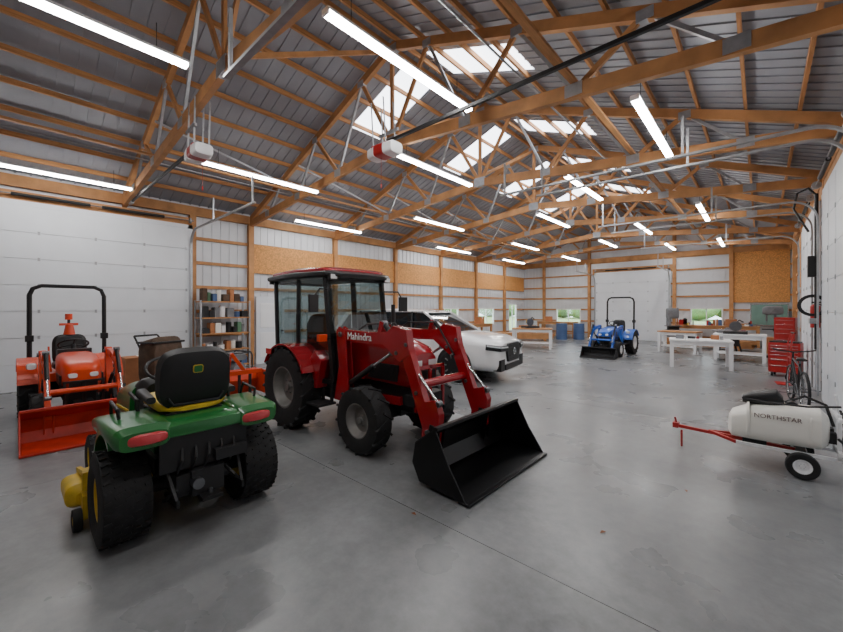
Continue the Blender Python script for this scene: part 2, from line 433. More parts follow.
# ------------------------------------------------------------------ wheels
def wheel(b,c,R,W,rim,side,rimmat,tread='ag',tmat='rubber'):
    h=W/2; rr=rim
    prof=[(rr,-h*.8),(rr+(R-rr)*.45,-h),(R*.955,-h*.88),(R*.975,-h*.4),(R*.98,0),(R*.975,h*.4),(R*.955,h*.88),(rr+(R-rr)*.45,h),(rr,h*.8),(rr,-h*.8)]
    b.lathe(prof,c,tmat,40)
    sgn=side
    rp=[(rr*1.02,h*.82),(rr*.96,h*.82),(rr*.9,h*.5),(rr*.72,h*.12),(rr*.4,h*.18),(rr*.3,h*.3),(.001,h*.3),(.001,-h*.6),(rr*.9,-h*.6),(rr*1.02,-h*.82)]
    b.lathe([(r,y*sgn) for r,y in rp],c,rimmat if tread!='spoke' else 'dark',32)
    b.cyl((c[0],c[1]+sgn*h*.28,c[2]),(c[0],c[1]+sgn*h*.5,c[2]),rr*.17,rimmat)
    for k in range(6):
        a=k*math.pi/3; x=c[0]+rr*.32*math.cos(a); z=c[2]+rr*.32*math.sin(a)
        b.cyl((x,c[1]+sgn*h*.2,z),(x,c[1]+sgn*h*.38,z),rr*.045,'steel',seg=6)
    def lug(a,y,sz,rot):
        T=Matrix.Translation(c)@Matrix.Rotation(-a,4,'Y')@Matrix.Translation((R-sz[0]/2,y,0))@Matrix.Rotation(rot,4,'X')
        b.boxm(T,sz,tmat)
    if tread=='ag':
        N=int(R*34)
        for k in range(N):
            a=2*math.pi*k/N
            lug(a,-h*.46,(R*.09,W*.62,R*.07),.62); lug(a+math.pi/N,h*.46,(R*.09,W*.62,R*.07),-.62)
    elif tread=='turf':
        N=int(R*90)
        for k in range(N):
            a=2*math.pi*k/N
            for q in(-.72,-.36,0,.36,.72): lug(a+(math.pi/N if q in(-.36,.36) else 0),q*h,(R*.06,W*.13,R*.055),.3)
    elif tread=='spoke':
        for k in range(10):
            a=k*math.pi/5; p=Vector((c[0],c[1]+sgn*h*.55,c[2])); q=p+Vector((rr*.93*math.cos(a),sgn*h*.15,rr*.93*math.sin(a)))
            b.beam(p,q,.05,.03,rimmat)
def bucket(b,x,w,mt,s=1.0,z=0.0):
    P=[(.64,.0),(.09,.04),(.0,.2),(.04,.4),(.29,.58)]
    P=[(x+p*s,z+q*s+.02) for p,q in P]
    for p,q in zip(P[:-1],P[1:]): b.beam((p[0],0,p[1]),(q[0],0,q[1]),2*w,.018,mt)
    side=P+[(x+.45*s,z+.3*s)]
    for y in(-w,w): b.prism(side,y-.008,y+.008,mt)
    b.box(x+.56*s,x+.68*s,-w-.01,w+.01,z+.005,z+.028,mt)
    b.beam((x+.29*s,-w,z+.6*s),(x+.29*s,w,z+.6*s),.05,.03,mt)
    for y in(-.45*w*1.3,.45*w*1.3):
        for o in(-.05,.035): b.prism([(x-.1*s,z+.2*s),(x+.05*s,z+.1*s),(x+.12*s,z+.5*s),(x-.02*s,z+.52*s)],y+o,y+o+.015,mt)
def hyd(b,p,q,r,body='black'):
    p=Vector(p);q=Vector(q);m=p.lerp(q,.6)
    b.cyl(p,m,r,body); b.cyl(m,q,r*.5,'silver')
    for e in(p,q): b.cyl(e-Vector((0,.035,0)),e+Vector((0,.035,0)),r*1.1,'steel')
def steer(b,c,r,tilt,col):
    b.ring(c,r,.014,'black','z',tilt)
    R=Matrix.Rotation(tilt,4,'Y')
    for a in(0,2.1,4.2): b.cyl(c,Vector(c)+R@Vector((r*math.cos(a),r*math.sin(a),0)),.01,'black',seg=6)
    b.cyl(c,Vector(c)+R@Vector((0,0,-.4)),.03,col)
def loaderarms(b,piv,bend,knee,tip,y,mt,t=.13,w=.08):
    for s in(-1,1):
        Y=s*y
        for p,q in((piv,bend),(bend,knee),(knee,tip)):
            b.beam((p[0],Y,p[1]),(q[0],Y,q[1]),w,t,mt)
        for p in(piv,bend,knee,tip): b.cyl((p[0],Y-w/2-.006,p[1]),(p[0],Y+w/2+.006,p[1]),t*.52,mt)
        b.cyl((piv[0],Y-w/2-.03,piv[1]),(piv[0],Y+w/2+.03,piv[1]),.03,'steel'); b.cyl((tip[0],Y-w/2-.03,tip[1]),(tip[0],Y+w/2+.03,tip[1]),.03,'steel')
# ------------------------------------------------------------------ cab tractor
b=B('cab_tractor')
for s in(-1,1):
    wheel(b,(0,s*.62,.57),.57,.34,.29,s,'rimgrey','ag')
    wheel(b,(1.58,s*.58,.39),.39,.25,.2,s,'rimgrey','ag')
    b.arc(0,.57,.6,25,150,s*.42,s*.78,.025,'red')
    b.prism([(.6*math.cos(math.radians(a)),.57+.6*math.sin(math.radians(a))) for a in range(20,161,14)]+[(-.3,.75),(.4,.75)],s*.40,s*.43,'red')
    b.prism([(.45,.62),(.62,.62),(.72,1.0),(.55,1.12),(.45,1.0)],s*.44,s*.6,'red')
    b.box(.55,.85,s*.45,s*.72,.42,.45,'dark'); b.box(.58,.62,s*.47,s*.5,.42,.7,'dark'); b.box(.78,.82,s*.47,s*.5,.42,.7,'dark')
b.cyl((0,-.55,.57),(0,.55,.57),.12,'dark'); b.box(-.3,.5,-.2,.2,.38,.8,'dark')
b.box(.3,2.0,-.16,.16,.45,.8,'dark'); b.beam((1.58,-.5,.4),(1.58,.5,.4),.14,.14,'dark'); b.box(1.45,1.72,-.1,.1,.35,.5,'dark')
b.box(-.55,.9,-.42,.42,.62,.72,'dark')
b.box(-.62,-.3,-.35,.35,.5,.9,'red')
for s in(-1,1): b.beam((-.25,s*.25,.45),(-.95,s*.35,.4),.04,.06,'dark'); b.beam((-.5,s*.28,.85),(-.8,s*.33,.45),.03,.03,'dark')
for s in(-1,1):
    yb=.53; yt=.5
    b.beam((-.6,s*yb,1.05),(-.72,s*yt,2.12),.05,.07,'black')
    b.beam((.02,s*yb,1.05),(-.02,s*yt,2.12),.05,.08,'black')
    b.beam((.85,s*yb*.92,.72),(.68,s*yt,2.12),.05,.07,'black')
    b.beam((-.62,s*yb,1.1),(.02,s*yb,1.15),.05,.05,'black')
    b.beam((.02,s*yb,1.12),(.35,s*yb,.7),.05,.05,'black'); b.beam((.35,s*yb,.7),(.86,s*yb*.92,.72),.05,.06,'black')
    b.add([(-.6,s*yb,1.1),(.0,s*yb,1.1),(-.02,s*yt,2.1),(-.7,s*yt,2.1)],[(0,1,2,3)],'cabglass')
    b.add([(.02,s*yb,1.1),(.35,s*yb,.72),(.85,s*yb*.92,.72),(.68,s*yt,2.1),(.0,s*yt,2.1)],[(0,1,2,3,4)],'cabglass')
    b.tube([(.12,s*.56,1.2),(.12,s*.6,1.25),(.1,s*.6,1.6),(.1,s*.56,1.65)],.012,'black')
    b.tube([(.72,s*.5,1.95),(.85,s*.7,1.95),(.85,s*.78,1.85)],.012,'black'); b.boxm(Matrix.Translation((.86,s*.8,1.76))@Matrix.Rotation(s*-.25,4,'Z'),(.03,.15,.22),'black')
    b.box(.78,.84,s*.42,s*.54,2.08,2.16,'black'); b.box(.84,.85,s*.43,s*.53,2.09,2.15,'lamp')
    b.box(-.86,-.8,s*.42,s*.54,2.08,2.16,'black')
    b.tube([(.8,s*.5,1.3),(.86,s*.66,1.32)],.012,'black'); b.box(.84,.9,s*.62,s*.74,1.27,1.36,'orange')
    b.box(-.45,-.3,s*.78,s*.795,1.02,1.1,'lens')
b.add([(-.62,-.53,1.0),(-.62,.53,1.0),(-.72,.5,2.1),(-.72,-.5,2.1)],[(0,1,2,3)],'cabglass')
b.add([(.87,-.49,1.35),(.87,.49,1.35),(.7,.5,2.1),(.7,-.5,2.1)],[(0,1,2,3)],'cabglass')
b.beam((.84,-.49,1.35),(.84,.49,1.35),.04,.04,'black'); b.beam((-.62,-.53,1.0),(-.62,.53,1.0),.05,.06,'black')
b.beam((-.72,-.5,2.1),(-.72,.5,2.1),.05,.05,'black'); b.beam((.7,-.5,2.1),(.7,.5,2.1),.05,.05,'black')
b.box(.8,.9,-.45,.45,.7,1.33,'black')
b.sloft([(-.9,0,2.16,.42,.03,4),(-.85,0,2.16,.58,.05,5),(0,0,2.17,.62,.06,5),(.78,0,2.16,.58,.05,5),(.88,0,2.14,.42,.03,4)],'blackgloss')
b.sloft([(-.82,0,2.21,.4,.03,4),(-.75,0,2.215,.54,.055,4),(0,0,2.23,.58,.065,4),(.68,0,2.215,.54,.055,4),(.78,0,2.2,.4,.03,4)],'red')
b.sloft([(-.3,0,1.25,.2,.3,4),(-.2,0,1.25,.24,.36,4),(-.14,0,1.25,.2,.3,4)],'black'); b.sloft([(-.25,0,.95,.22,.07,4),(.25,0,.95,.24,.08,4),(.3,0,.95,.2,.05,4)],'black'); b.box(-.2,.2,-.2,.2,.7,.9,'dark')
steer(b,(.42,0,1.3),.2,-.5,'black'); b.sloft([(.5,0,1.0,.12,.3,3),(.8,0,1.05,.2,.3,3)],'dark')
b.sloft([(.85,0,1.06,.3,.32,5),(1.2,0,1.05,.3,.31,5),(1.7,0,1.02,.285,.28,4.5),(1.95,0,.98,.26,.25,4),(2.04,0,.95,.21,.2,3.5)],'red')
for s in(-1,1):
    b.prism([(1.3,.82),(1.85,.82),(1.88,1.02),(1.45,1.02)],s*.284,s*.294,'black')
    for k in range(5): b.beam((1.38+k*.09,s*.297,.84),(1.45+k*.09,s*.297,1.0),.006,.012,'dark')
    b.prism([(.95,.78),(1.25,.78),(1.38,1.02),(.95,1.02)],s*.3,s*.305,'red')
    b.box(2.0,2.045,s*.06,s*.2,.98,1.07,'lamp')
b.box(2.0,2.06,-.17,.17,.78,.95,'black'); b.box(1.95,2.12,-.26,.26,.55,.68,'dark')
for y in(-.24,0,.24): b.box(2.1,2.13,y-.02,y+.02,.5,1.02,'red')
b.box(2.1,2.13,-.26,.26,.98,1.02,'red')
b.cyl((1.1,.36,.9),(1.1,.36,1.75),.03,'black'); b.cyl((1.1,.36,1.0),(1.1,.36,1.35),.055,'black')
b.box(.95,1.3,-.4,-.2,.5,.68,'black')
for s in(-1,1):
    Y=s*.45
    mp_=[(.88,.5),(1.2,.5),(1.15,.95),(1.1,1.42),(.98,1.46),(.92,1.4),(.98,.95)]
    b.prism(mp_,Y-.05,Y-.03,'red'); b.prism(mp_,Y+.03,Y+.05,'red')
    b.beam((.9,Y*.6,.55),(1.9,Y*.6,.6),.05,.1,'red'); b.box(.95,1.15,min(Y,Y*.4),max(Y,Y*.4),.5,.6,'red')
    hyd(b,(1.12,Y,.72),(1.95,Y,1.2),.035)
    hyd(b,(1.8,Y,1.52),(2.62,Y,.72),.03)
    b.beam((1.75,Y,1.38),(1.8,Y,1.54),.09,.06,'red')
    b.tube([(1.0,Y-s*.07,1.3),(1.4,Y-s*.08,1.5),(1.9,Y-s*.08,1.52),(2.2,Y-s*.08,1.1)],.012,'black')
    b.prism([(1.75,1.33),(2.0,1.5),(2.2,1.46),(2.25,1.2),(2.1,1.1)],Y-.05,Y+.05,'red')
    b.prism([(2.42,.32),(2.62,.3),(2.66,.62),(2.6,.76),(2.45,.72)],Y-.045,Y+.045,'red')
    for p in((2.2,1.3),(2.05,1.2),(2.35,.8)): b.cyl((p[0],Y-.062,p[1]),(p[0],Y+.062,p[1]),.022,'steel',seg=8)
loaderarms(b,(1.02,1.36),(1.55,1.34),(2.12,1.36),(2.52,.42),.45,'red',.14,.085)
b.cyl((2.3,-.45,.86),(2.3,.45,.86),.05,'red'); b.beam((2.5,-.45,.36),(2.5,.45,.36),.05,.08,'red')
bucket(b,2.56,.77,'blackgloss',.98)
tr=b.build(loc=(-5.05,3.4,0),bevel=.005)
text(tr,'Mahindra',.125,(1.4,-.504,1.345),(math.pi/2,0,0),'white')
# ------------------------------------------------------------------ lawn tractor
b=B('lawn_tractor')
for s in(-1,1):
    wheel(b,(0,s*.46,.335),.335,.31,.16,s,'yellow','turf'); wheel(b,(1.42,s*.4,.22),.22,.18,.11,s,'yellow','turf')
    b.arc(0,.36,.42,15,120,s*.3,s*.56,.03,'green')
    b.sloft([(-.40,s*.39,.80,.14,.06,4),(-.36,s*.39,.82,.17,.08,4),(-.1,s*.40,.845,.18,.06,4),(.15,s*.40,.845,.18,.05,4),(.5,s*.40,.77,.16,.05,4),(.6,s*.39,.69,.13,.05,4)],'green')
    b.sloft([(-.42,s*.37,.805,.08,.03,3),(-.40,s*.37,.805,.115,.042,3),(-.37,s*.37,.805,.115,.042,3)],'lens')
    b.box(.5,1.0,s*.2,s*.5,.36,.4,'black')
    b.tube([(.1,s*.33,.85),(.1,s*.34,.98),(.35,s*.34,1.0)],.014,'black')
    b.tube([(-.1,s*.48,.89),(-.1,s*.49,.97),(.15,s*.49,.99),(.2,s*.48,.88)],.012,'black')
b.cyl((0,-.4,.33),(0,.4,.33),.06,'dark'); b.box(-.2,.25,-.16,.16,.25,.6,'dark')
b.sloft([(-.39,0,.815,.3,.04,4),(-.35,0,.82,.40,.06,5),(.2,0,.82,.40,.05,5),(.5,0,.77,.36,.05,5)],'green')
b.box(-.37,-.34,-.3,.3,.52,.78,'black'); b.box(-.42,-.34,-.11,.11,.32,.5,'dark'); b.box(-.43,-.37,-.28,-.05,.54,.62,'dark'); b.cyl((-.47,.08,.42),(-.35,.08,.42),.04,'steel')
b.box(-.52,-.34,-.07,.07,.3,.325,'black'); b.cyl((-.46,0,.29),(-.46,0,.36),.015,'steel')
for s in(-1,1): b.beam((-.2,s*.22,.3),(-.5,s*.22,.33),.02,.05,'black'); b.beam((-.3,s*.25,.55),(-.48,s*.22,.33),.02,.02,'dark')
for s in(-1,1): b.tube([(-.15,s*.16,.5),(-.3,s*.14,.45),(-.38,s*.2,.38),(-.3,s*.26,.3)],.014,'black')
for k in range(5): b.tube([(-.36,-.2+k*.09,.68),(-.41,-.19+k*.09,.6),(-.37,-.17+k*.09,.5)],.009,'black' if k%2 else 'dark')
b.cyl((-.3,-.18,.4),(-.3,.18,.4),.045,'black'); b.box(-.38,-.25,.1,.2,.36,.48,'dark')
b.M=Matrix.Translation((-.1,0,1.14))@Matrix.Rotation(-.14,4,'Y')
b.sloft([(-.075,0,.0,.2,.18,4),(-.06,0,.0,.25,.225,4),(.01,0,.01,.265,.24,3.6),(.05,0,.01,.23,.21,3.4)],'black')
b.tube([(-.08,-.2,-.12),(-.085,-.16,-.18),(-.085,.16,-.18),(-.08,.2,-.12)],.012,'dark')
b.M=Matrix.Identity(4)
b.sloft([(-.17,0,.915,.12,.016,4),(-.13,0,.92,.19,.03,4),(-.05,0,.93,.25,.045,4),(.3,0,.94,.26,.055,4),(.38,0,.93,.2,.04,4)],'yellow')
b.sloft([(-.14,0,.88,.2,.015,4),(.36,0,.88,.25,.015,4)],'black')
for s in(-1,1): b.sloft([(-.1,s*.29,1.0,.03,.025,3),(.2,s*.29,1.02,.035,.03,3),(.25,s*.29,1.02,.02,.02,3)],'black')
b.box(-.05,.25,-.15,.15,.8,.9,'black')
b.box(.45,.85,-.15,.15,.38,.62,'green'); b.sloft([(.72,0,.72,.17,.28,4),(.82,0,.75,.2,.3,4),(.92,0,.75,.22,.28,4)],'black')
steer(b,(.55,0,1.14),.19,-.5,'black')
b.sloft([(.88,0,.68,.25,.3,4.5),(1.2,0,.67,.25,.29,4.5),(1.55,0,.63,.24,.25,4),(1.72,0,.58,.2,.19,3.5),(1.76,0,.56,.14,.13,3)],'green')
b.box(1.70,1.77,-.13,.13,.45,.62,'black'); b.box(.3,1.6,-.18,.18,.25,.42,'black')
for s in(-1,1): b.box(.95,1.45,s*.235,s*.256,.5,.66,'black'); b.prism([(.9,.72),(1.5,.68),(1.5,.7),(.9,.745)],s*.245,s*.255,'yellow')
b.sloft([(.36,0,.2,.42,.07,5),(.42,0,.2,.6,.09,6),(.95,0,.2,.62,.09,6),(1.08,0,.19,.45,.07,5)],'yellow')
b.sloft([(.44,.60,.21,.06,.05,3),(.5,.62,.22,.1,.09,3),(.8,.62,.22,.1,.08,3),(.9,.6,.2,.05,.05,3)],'yellow')
b.cyl((.55,.42,.28),(.55,.42,.36),.1,'black'); b.cyl((.55,-.42,.28),(.55,-.42,.36),.1,'black'); b.box(.4,1.0,-.5,.5,.28,.31,'black')
b.beam((.42,.6,.28),(.42,.6,.42),.05,.05,'yellow'); b.beam((.9,.6,.3),(.42,.6,.4),.03,.04,'yellow')
for s in(-1,1): wheel(b,(.36,s*.66,.085),.085,.06,.04,s,'yellow','none'); b.box(.33,.45,s*.60,s*.63,.08,.26,'yellow')
lt=b.build(loc=(-3.5,1.02,0),rz=math.pi,bevel=.004)
for nm,mt_,r,dx in(('badge','yellow',.036,-.19),('badge_center','green',.03,-.195)):
    bd=B(nm); bd.sloft([(-.004,0,0,r,r*.88,5),(.004,0,0,r,r*.88,5)],mt_); o=bd.build(); o.parent=lt; o.location=(dx,0,1.22); o.rotation_euler=(0,-.14,0)
# ------------------------------------------------------------------ compact tractors
def compact(name,C,loc,rz,rops,bw_,bmat,ropsw=.47,beacon=False,bs=.9,bktmat=None):
    b=B(name)
    for s in(-1,1):
        wheel(b,(0,s*.47,.43),.43,.28,.23,s,C if C=='orange' else 'white','ag'); wheel(b,(1.3,s*.42,.27),.27,.19,.14,s,C if C=='orange' else 'white','ag')
        b.arc(0,.43,.46,15,150,s*.3,s*.62,.03,C)
        b.prism([(.46*math.cos(math.radians(a)),.43+.46*math.sin(math.radians(a))) for a in range(10,171,16)],s*.28,s*.31,C)
        b.box(.35,.95,s*.15,s*.5,.4,.43,'black')
        b.box(-.42,-.36,s*.48,s*.6,.72,.8,'lens')
        b.sloft([(.44,s*.47,.82,.06,.05,3),(.5,s*.47,.82,.05,.04,3)],'lamp')
        b.beam((-.15,s*.25,.4),(-.75,s*.3,.35),.03,.05,'black')
        Y=s*.37
        b.prism([(.75,.4),(.98,.4),(.92,.8),(.88,1.08),(.76,1.08),(.78,.8)],Y-.04,Y+.04,bmat)
        b.box(.75,.95,min(Y,Y*.3),max(Y,Y*.3),.4,.48,bmat)
        hyd(b,(.9,Y,.5),(1.45,Y,.85),.026); hyd(b,(1.5,Y,1.1),(1.9,Y,.56),.024)
        b.beam((1.45,Y,1.0),(1.5,Y,1.12),.07,.05,bmat)
    loaderarms(b,(.82,1.02),(1.2,1.0),(1.55,.92),(1.86,.32),.37,bmat,.1,.06)
    b.cyl((1.72,-.37,.6),(1.72,.37,.6),.035,bmat)
    b.box(-.25,1.45,-.15,.15,.3,.55,'dark'); b.cyl((0,-.4,.43),(0,.4,.43),.09,'dark'); b.beam((1.3,-.36,.28),(1.3,.36,.28),.1,.1,'dark')
    b.box(-.3,.35,-.3,.3,.55,.68,C if C=='orange' else 'black')
    b.sloft([(.55,0,.78,.22,.24,5),(.9,0,.79,.23,.23,5),(1.3,0,.77,.22,.2,4.5),(1.5,0,.74,.2,.17,4),(1.57,0,.72,.15,.12,3.5)],C)
    b.box(1.5,1.58,-.15,.15,.52,.68,'black')
    for s in(-1,1):
        b.sloft([(1.53,s*.11,.78,.055,.035,3),(1.585,s*.11,.77,.045,.03,3)],'lamp'); b.box(.95,1.4,s*.21,s*.235,.62,.76,'black')
    for y in(-.2,0,.2): b.box(1.62,1.65,y-.015,y+.015,.35,.7,'black')
    b.box(1.62,1.65,-.22,.22,.68,.71,'black'); b.box(1.45,1.65,-.1,.1,.32,.42,'dark')
    b.box(.48,.58,-.2,.2,.6,1.06,'black'); steer(b,(.38,0,1.12),.18,-.5,'black')
    b.sloft([(-.12,0,.76,.2,.05,4),(.0,0,.77,.23,.07,4),(.25,0,.77,.22,.06,4)],'black')
    b.M=Matrix.Translation((-.14,0,1.0))@Matrix.Rotation(-.12,4,'Y'); b.sloft([(-.04,0,0,.18,.22,4),(0,0,0,.22,.26,4),(.05,0,0,.18,.22,4)],'black'); b.M=Matrix.Identity(4)
    w=ropsw; x=-.3
    b.tube([(x,-w,.5),(x,-w,1.2),(x-.02,-w,rops-.16),(x-.02,-w+.04,rops-.05),(x-.02,-w+.14,rops),(x-.02,w-.14,rops),(x-.02,w-.04,rops-.05),(x-.02,w,rops-.16),(x,w,1.2),(x,w,.5)],.032,'black')
    for s in(-1,1): b.box(x-.05,x+.05,s*w-.05,s*w+.05,1.15,1.25,'black'); b.beam((x,s*w,.5),(x+.1,s*.2,.5),.08,.08,'black')
    if beacon:
        b.cyl((x,.0,1.2),(x,0,1.5),.02,'black'); b.cyl((x,0,1.5),(x,0,1.6),.05,'orange'); b.box(x-.03,x+.03,-.12,.12,1.4,1.44,'orange'); b.cyl((x+.1,.0,1.25),(x+.1,0,1.42),.08,'orange',r2=.05)
        b.tube([(.3,-.25,.7),(.35,-.28,1.0),(.33,-.28,1.1)],.012,'orange')
    bucket(b,1.86,bw_,bktmat or bmat,bs)
    return b.build(loc=loc,rz=rz,bevel=.004)
compact('orange_compact_tractor','orange',(-8.55,.72,0),0.0,2.07,.62,'orange',beacon=True,bs=.78,bktmat='bucketorange')
compact('blue_compact_tractor','blue',(-4.0,15.5,0),math.radians(-92),2.1,.55,'blue',bs=.6,bktmat='dark')
# ------------------------------------------------------------------ SUV
b=B('white_suv')
b.sloft([(-2.48,0,.74,.7,.3,4),(-2.42,0,.72,.86,.42,4.5),(-2.2,0,.72,.94,.46,5),(-1.3,0,.71,.97,.46,5),(0,0,.70,.975,.45,5),(1.1,0,.69,.975,.44,5),(1.7,0,.67,.965,.43,4.5),(2.15,0,.64,.93,.4,4.2),(2.38,0,.61,.86,.37,4),(2.47,0,.59,.74,.33,3.8)],'carwhite',44)
def gr(x,z0,z1,bw0,tw): return [(x,-bw0,z0),(x,bw0,z0),(x,tw,z1),(x,-tw,z1)]
b.loft([gr(1.25,1.0,1.11,.84,.8),gr(.45,1.0,1.58,.88,.66),(gr(-.5,1.0,1.64,.89,.67)),gr(-1.7,1.0,1.60,.88,.65),gr(-2.15,1.0,1.48,.86,.62),gr(-2.42,1.0,1.1,.82,.75)],'carglass')
b.loft([gr(.5,1.57,1.585,.68,.66),gr(.3,1.58,1.63,.69,.62),gr(-.5,1.61,1.68,.7,.6),gr(-1.7,1.58,1.65,.68,.6),gr(-2.3,1.5,1.57,.62,.55)],'carwhite')
for s in(-1,1):
    b.beam((1.28,s*.84,1.1),(.45,s*.68,1.6),.05,.05,'carwhite'); b.beam((-1.75,s*.9,1.08),(-1.95,s*.67,1.56),.05,.22,'carwhite'); b.beam((-2.42,s*.8,1.1),(-2.15,s*.64,1.53),.06,.1,'carwhite')
    b.beam((.2,s*.9,1.08),(.1,s*.69,1.6),.03,.07,'black'); b.beam((-.85,s*.9,1.08),(-.9,s*.69,1.62),.03,.07,'black')
    b.beam((.45,s*.69,1.6),(-1.95,s*.67,1.61),.03,.03,'silver'); b.beam((1.15,s*.9,1.1),(-1.9,s*.92,1.12),.02,.03,'silver')
    for x in(-1.45,1.42):
        b.cyl((x,s*.7,.4),(x,s*.978,.4),.43,'black',seg=36); wheel(b,(x,s*.865,.385),.385,.27,.28,s,'rimgrey','spoke')
    b.box(-1.0,1.0,s*.93,s*.985,.24,.34,'dark')
    b.sloft([(.85,s*1.03,1.13,.07,.06,3),(.95,s*1.06,1.13,.1,.075,3),(1.03,s*1.04,1.13,.06,.05,3)],'carwhite')
    b.beam((2.50,s*.46,.79),(2.45,s*.78,.80),.07,.12,'black'); b.beam((2.45,s*.77,.80),(2.2,s*.945,.84),.07,.12,'black')
    b.beam((2.515,s*.48,.82),(2.465,s*.78,.83),.07,.035,'lamp'); b.beam((2.465,s*.77,.83),(2.22,s*.955,.87),.07,.035,'lamp')
    b.prism([(2.3,.3),(2.49,.3),(2.49,.56),(2.38,.52)],s*.54,s*.78,'black')
    for x in(.15,-.95): b.box(x-.09,x+.09,s*.97,s*.99,.92,.95,'silver')
    b.beam((-2.46,s*.5,.95),(-2.3,s*.86,.98),.06,.1,'lens')
    b.beam((.35,s*.975,.4),(.4,s*.97,1.0),.012,.008,'dark')
g=[(-.46,.78),(-.34,.89),(.34,.89),(.46,.78),(.36,.48),(-.36,.48)]
b.add([(2.52,y,z) for y,z in g]+[(2.42,y,z) for y,z in g],[(0,1,2,3,4,5),(11,10,9,8,7,6)]+[(i,i+6,(i+1)%6+6,(i+1)%6) for i in range(6)],'black')
for z in(.54,.62,.76,.83): b.beam((2.522,-.36,z),(2.522,.36,z),.008,.01,'dark')
b.box(2.44,2.505,-.5,.5,.3,.42,'black'); b.ring((2.53,0,.69),.07,.013,'silver','x'); b.box(2.525,2.537,-.05,.05,.68,.70,'silver')
b.build(loc=(-6.78,7.57,0),rz=math.radians(10),bevel=.006)
# ------------------------------------------------------------------ sprayer
b=B('sprayer_cart')
b.sloft([(-.42,0,.39,.1,.09,3.5),(-.39,0,.4,.18,.14,3.5),(-.2,0,.45,.23,.19,3.5),(.1,0,.47,.24,.205,3.5),(.3,0,.47,.23,.2,3.5),(.36,0,.46,.15,.14,3.2)],'tank')
b.cyl((-.05,0,.64),(-.05,0,.71),.09,'black')
for x in(-.25,.22): b.sloft([(x-.012,0,.465,.235,.195,3.5),(x+.012,0,.47,.238,.2,3.5)],'tank')
b.sloft([(-.3,0,.68,.06,.04,3),(-.22,0,.70,.1,.07,3),(-.02,0,.73,.1,.09,3),(.03,0,.70,.07,.05,3)],'black'); b.cyl((.1,-.05,.66),(.1,.1,.66),.05,'black')
b.tube([(.05,.05,.68),(.2,.1,.76),(.35,.05,.7),(.4,0,.5)],.014,'black')
b.beam((-.92,0,.24),(.2,0,.2),.035,.035,'redtool'); b.box(-.96,-.9,-.05,.05,.22,.28,'redtool'); b.beam((-.92,0,.24),(-.94,0,.34),.02,.02,'redtool'); b.cyl((-.87,-.02,.2),(-.87,-.02,.0),.012,'redtool')
b.beam((-.6,-.0,.24),(-.35,.18,.22),.03,.03,'redtool'); b.beam((-.6,0,.24),(-.35,-.18,.22),.03,.03,'redtool')
for s in(-1,1):
    wheel(b,(.16,s*.3,.13),.13,.085,.07,s,'white','none'); b.beam((-.35,s*.18,.22),(.45,s*.18,.22),.03,.03,'white')
    b.beam((.42,s*.18,.22),(.42,s*.18,.66),.03,.03,'white')
b.cyl((.16,-.28,.13),(.16,.28,.13),.015,'steel'); b.box(.12,.2,-.2,.2,.13,.22,'dark'); b.beam((.42,-.3,.3),(.42,.3,.3),.03,.03,'white'); b.beam((.42,-.3,.62),(.42,.3,.62),.03,.03,'white')
for s in(-1,1):
    b.tube([(.46,s*.3,.3),(.46,s*.32,.7),(.44,s*.28,.78)],.012,'white'); b.cyl((.46,s*.26,.28),(.46,s*.26,.22),.02,'black')
    b.tube([(.45,s*.1,.25),(.5,s*.2,.4),(.47,s*.12,.6),(.45,s*.05,.66)],.01,'black')
b.tube([(.42,-.3,.76),(.2,-.28,.72),(-.1,-.2,.7),(-.3,-.15,.71)],.01,'black'); b.tube([(.4,-.28,.45),(.5,-.3,.35),(.45,-.26,.28)],.012,'black')
b.box(-.3,-.1,-.06,.06,.17,.27,'dark')
for p in(-.1,.12): b.box(.35,.41,p-.05,p+.05,.36,.46,'dark')
sp=b.build(loc=(.15,5.6,0),bevel=.003)
text(sp,'NORTHSTAR',.062,(-.02,-.25,.56),(math.pi/2,0,0),'faint')
# ------------------------------------------------------------------ furniture & clutter
def table(name,w,d,h,loc,rz,top='white',leg='white',shelf=False):
    b=B(name); b.box(-w/2,w/2,-d/2,d/2,h-.05,h,top)
    for x in(-w/2+.06,w/2-.06):
        for y in(-d/2+.06,d/2-.06): b.box(x-.045,x+.045,y-.045,y+.045,0,h-.05,leg)
    b.box(-w/2+.06,w/2-.06,-d/2+.04,-d/2+.07,h-.16,h-.05,leg); b.box(-w/2+.06,w/2-.06,d/2-.07,d/2-.04,h-.16,h-.05,leg)
    if shelf: b.box(-w/2+.05,w/2-.05,-d/2+.05,d/2-.05,.22,.25,leg)
    return b.build(loc=loc,rz=rz,bevel=.003)
table('work_table',1.45,1.0,.8,(-1.3,13.4,0),math.radians(8))
table('work_table',1.3,.9,.86,(-.5,15.9,0),0,shelf=True)
table('work_table',1.6,.8,.85,(-7.2,15.0,0),math.radians(20),'wood','white',True)
table('work_table',1.3,.7,.82,(-2.3,17.3,0),math.radians(-10),'wood','white',True)
table('workbench',3.2,.7,.9,(-1.6,21.8,0),0,'wood','wood',True)
table('workbench',2.2,.7,.9,(-8.9,21.8,0),0,'wood','wood',True)
table('workbench',2.4,.7,.9,(-10.7,15.8,0),math.pi/2,'wood','wood',True)
b=B('miter_saw'); b.box(-.3,.3,-.25,.25,0,.08,'dark'); b.cyl((0,-.03,.25),(0,.03,.25),.16,'steel',seg=24); b.box(-.08,.12,.03,.2,.2,.34,'yellow'); b.tube([(0,0,.35),(.1,0,.45),(.2,0,.38)],.02,'black'); ms=b.build(loc=(-.6,15.9,.86)); inst(ms,(-7.3,15.0,.85),1)
b=B('table_saw'); b.box(-.4,.4,-.35,.35,.82,.87,'steel'); b.box(-.28,.28,-.25,.25,.3,.82,'dark')
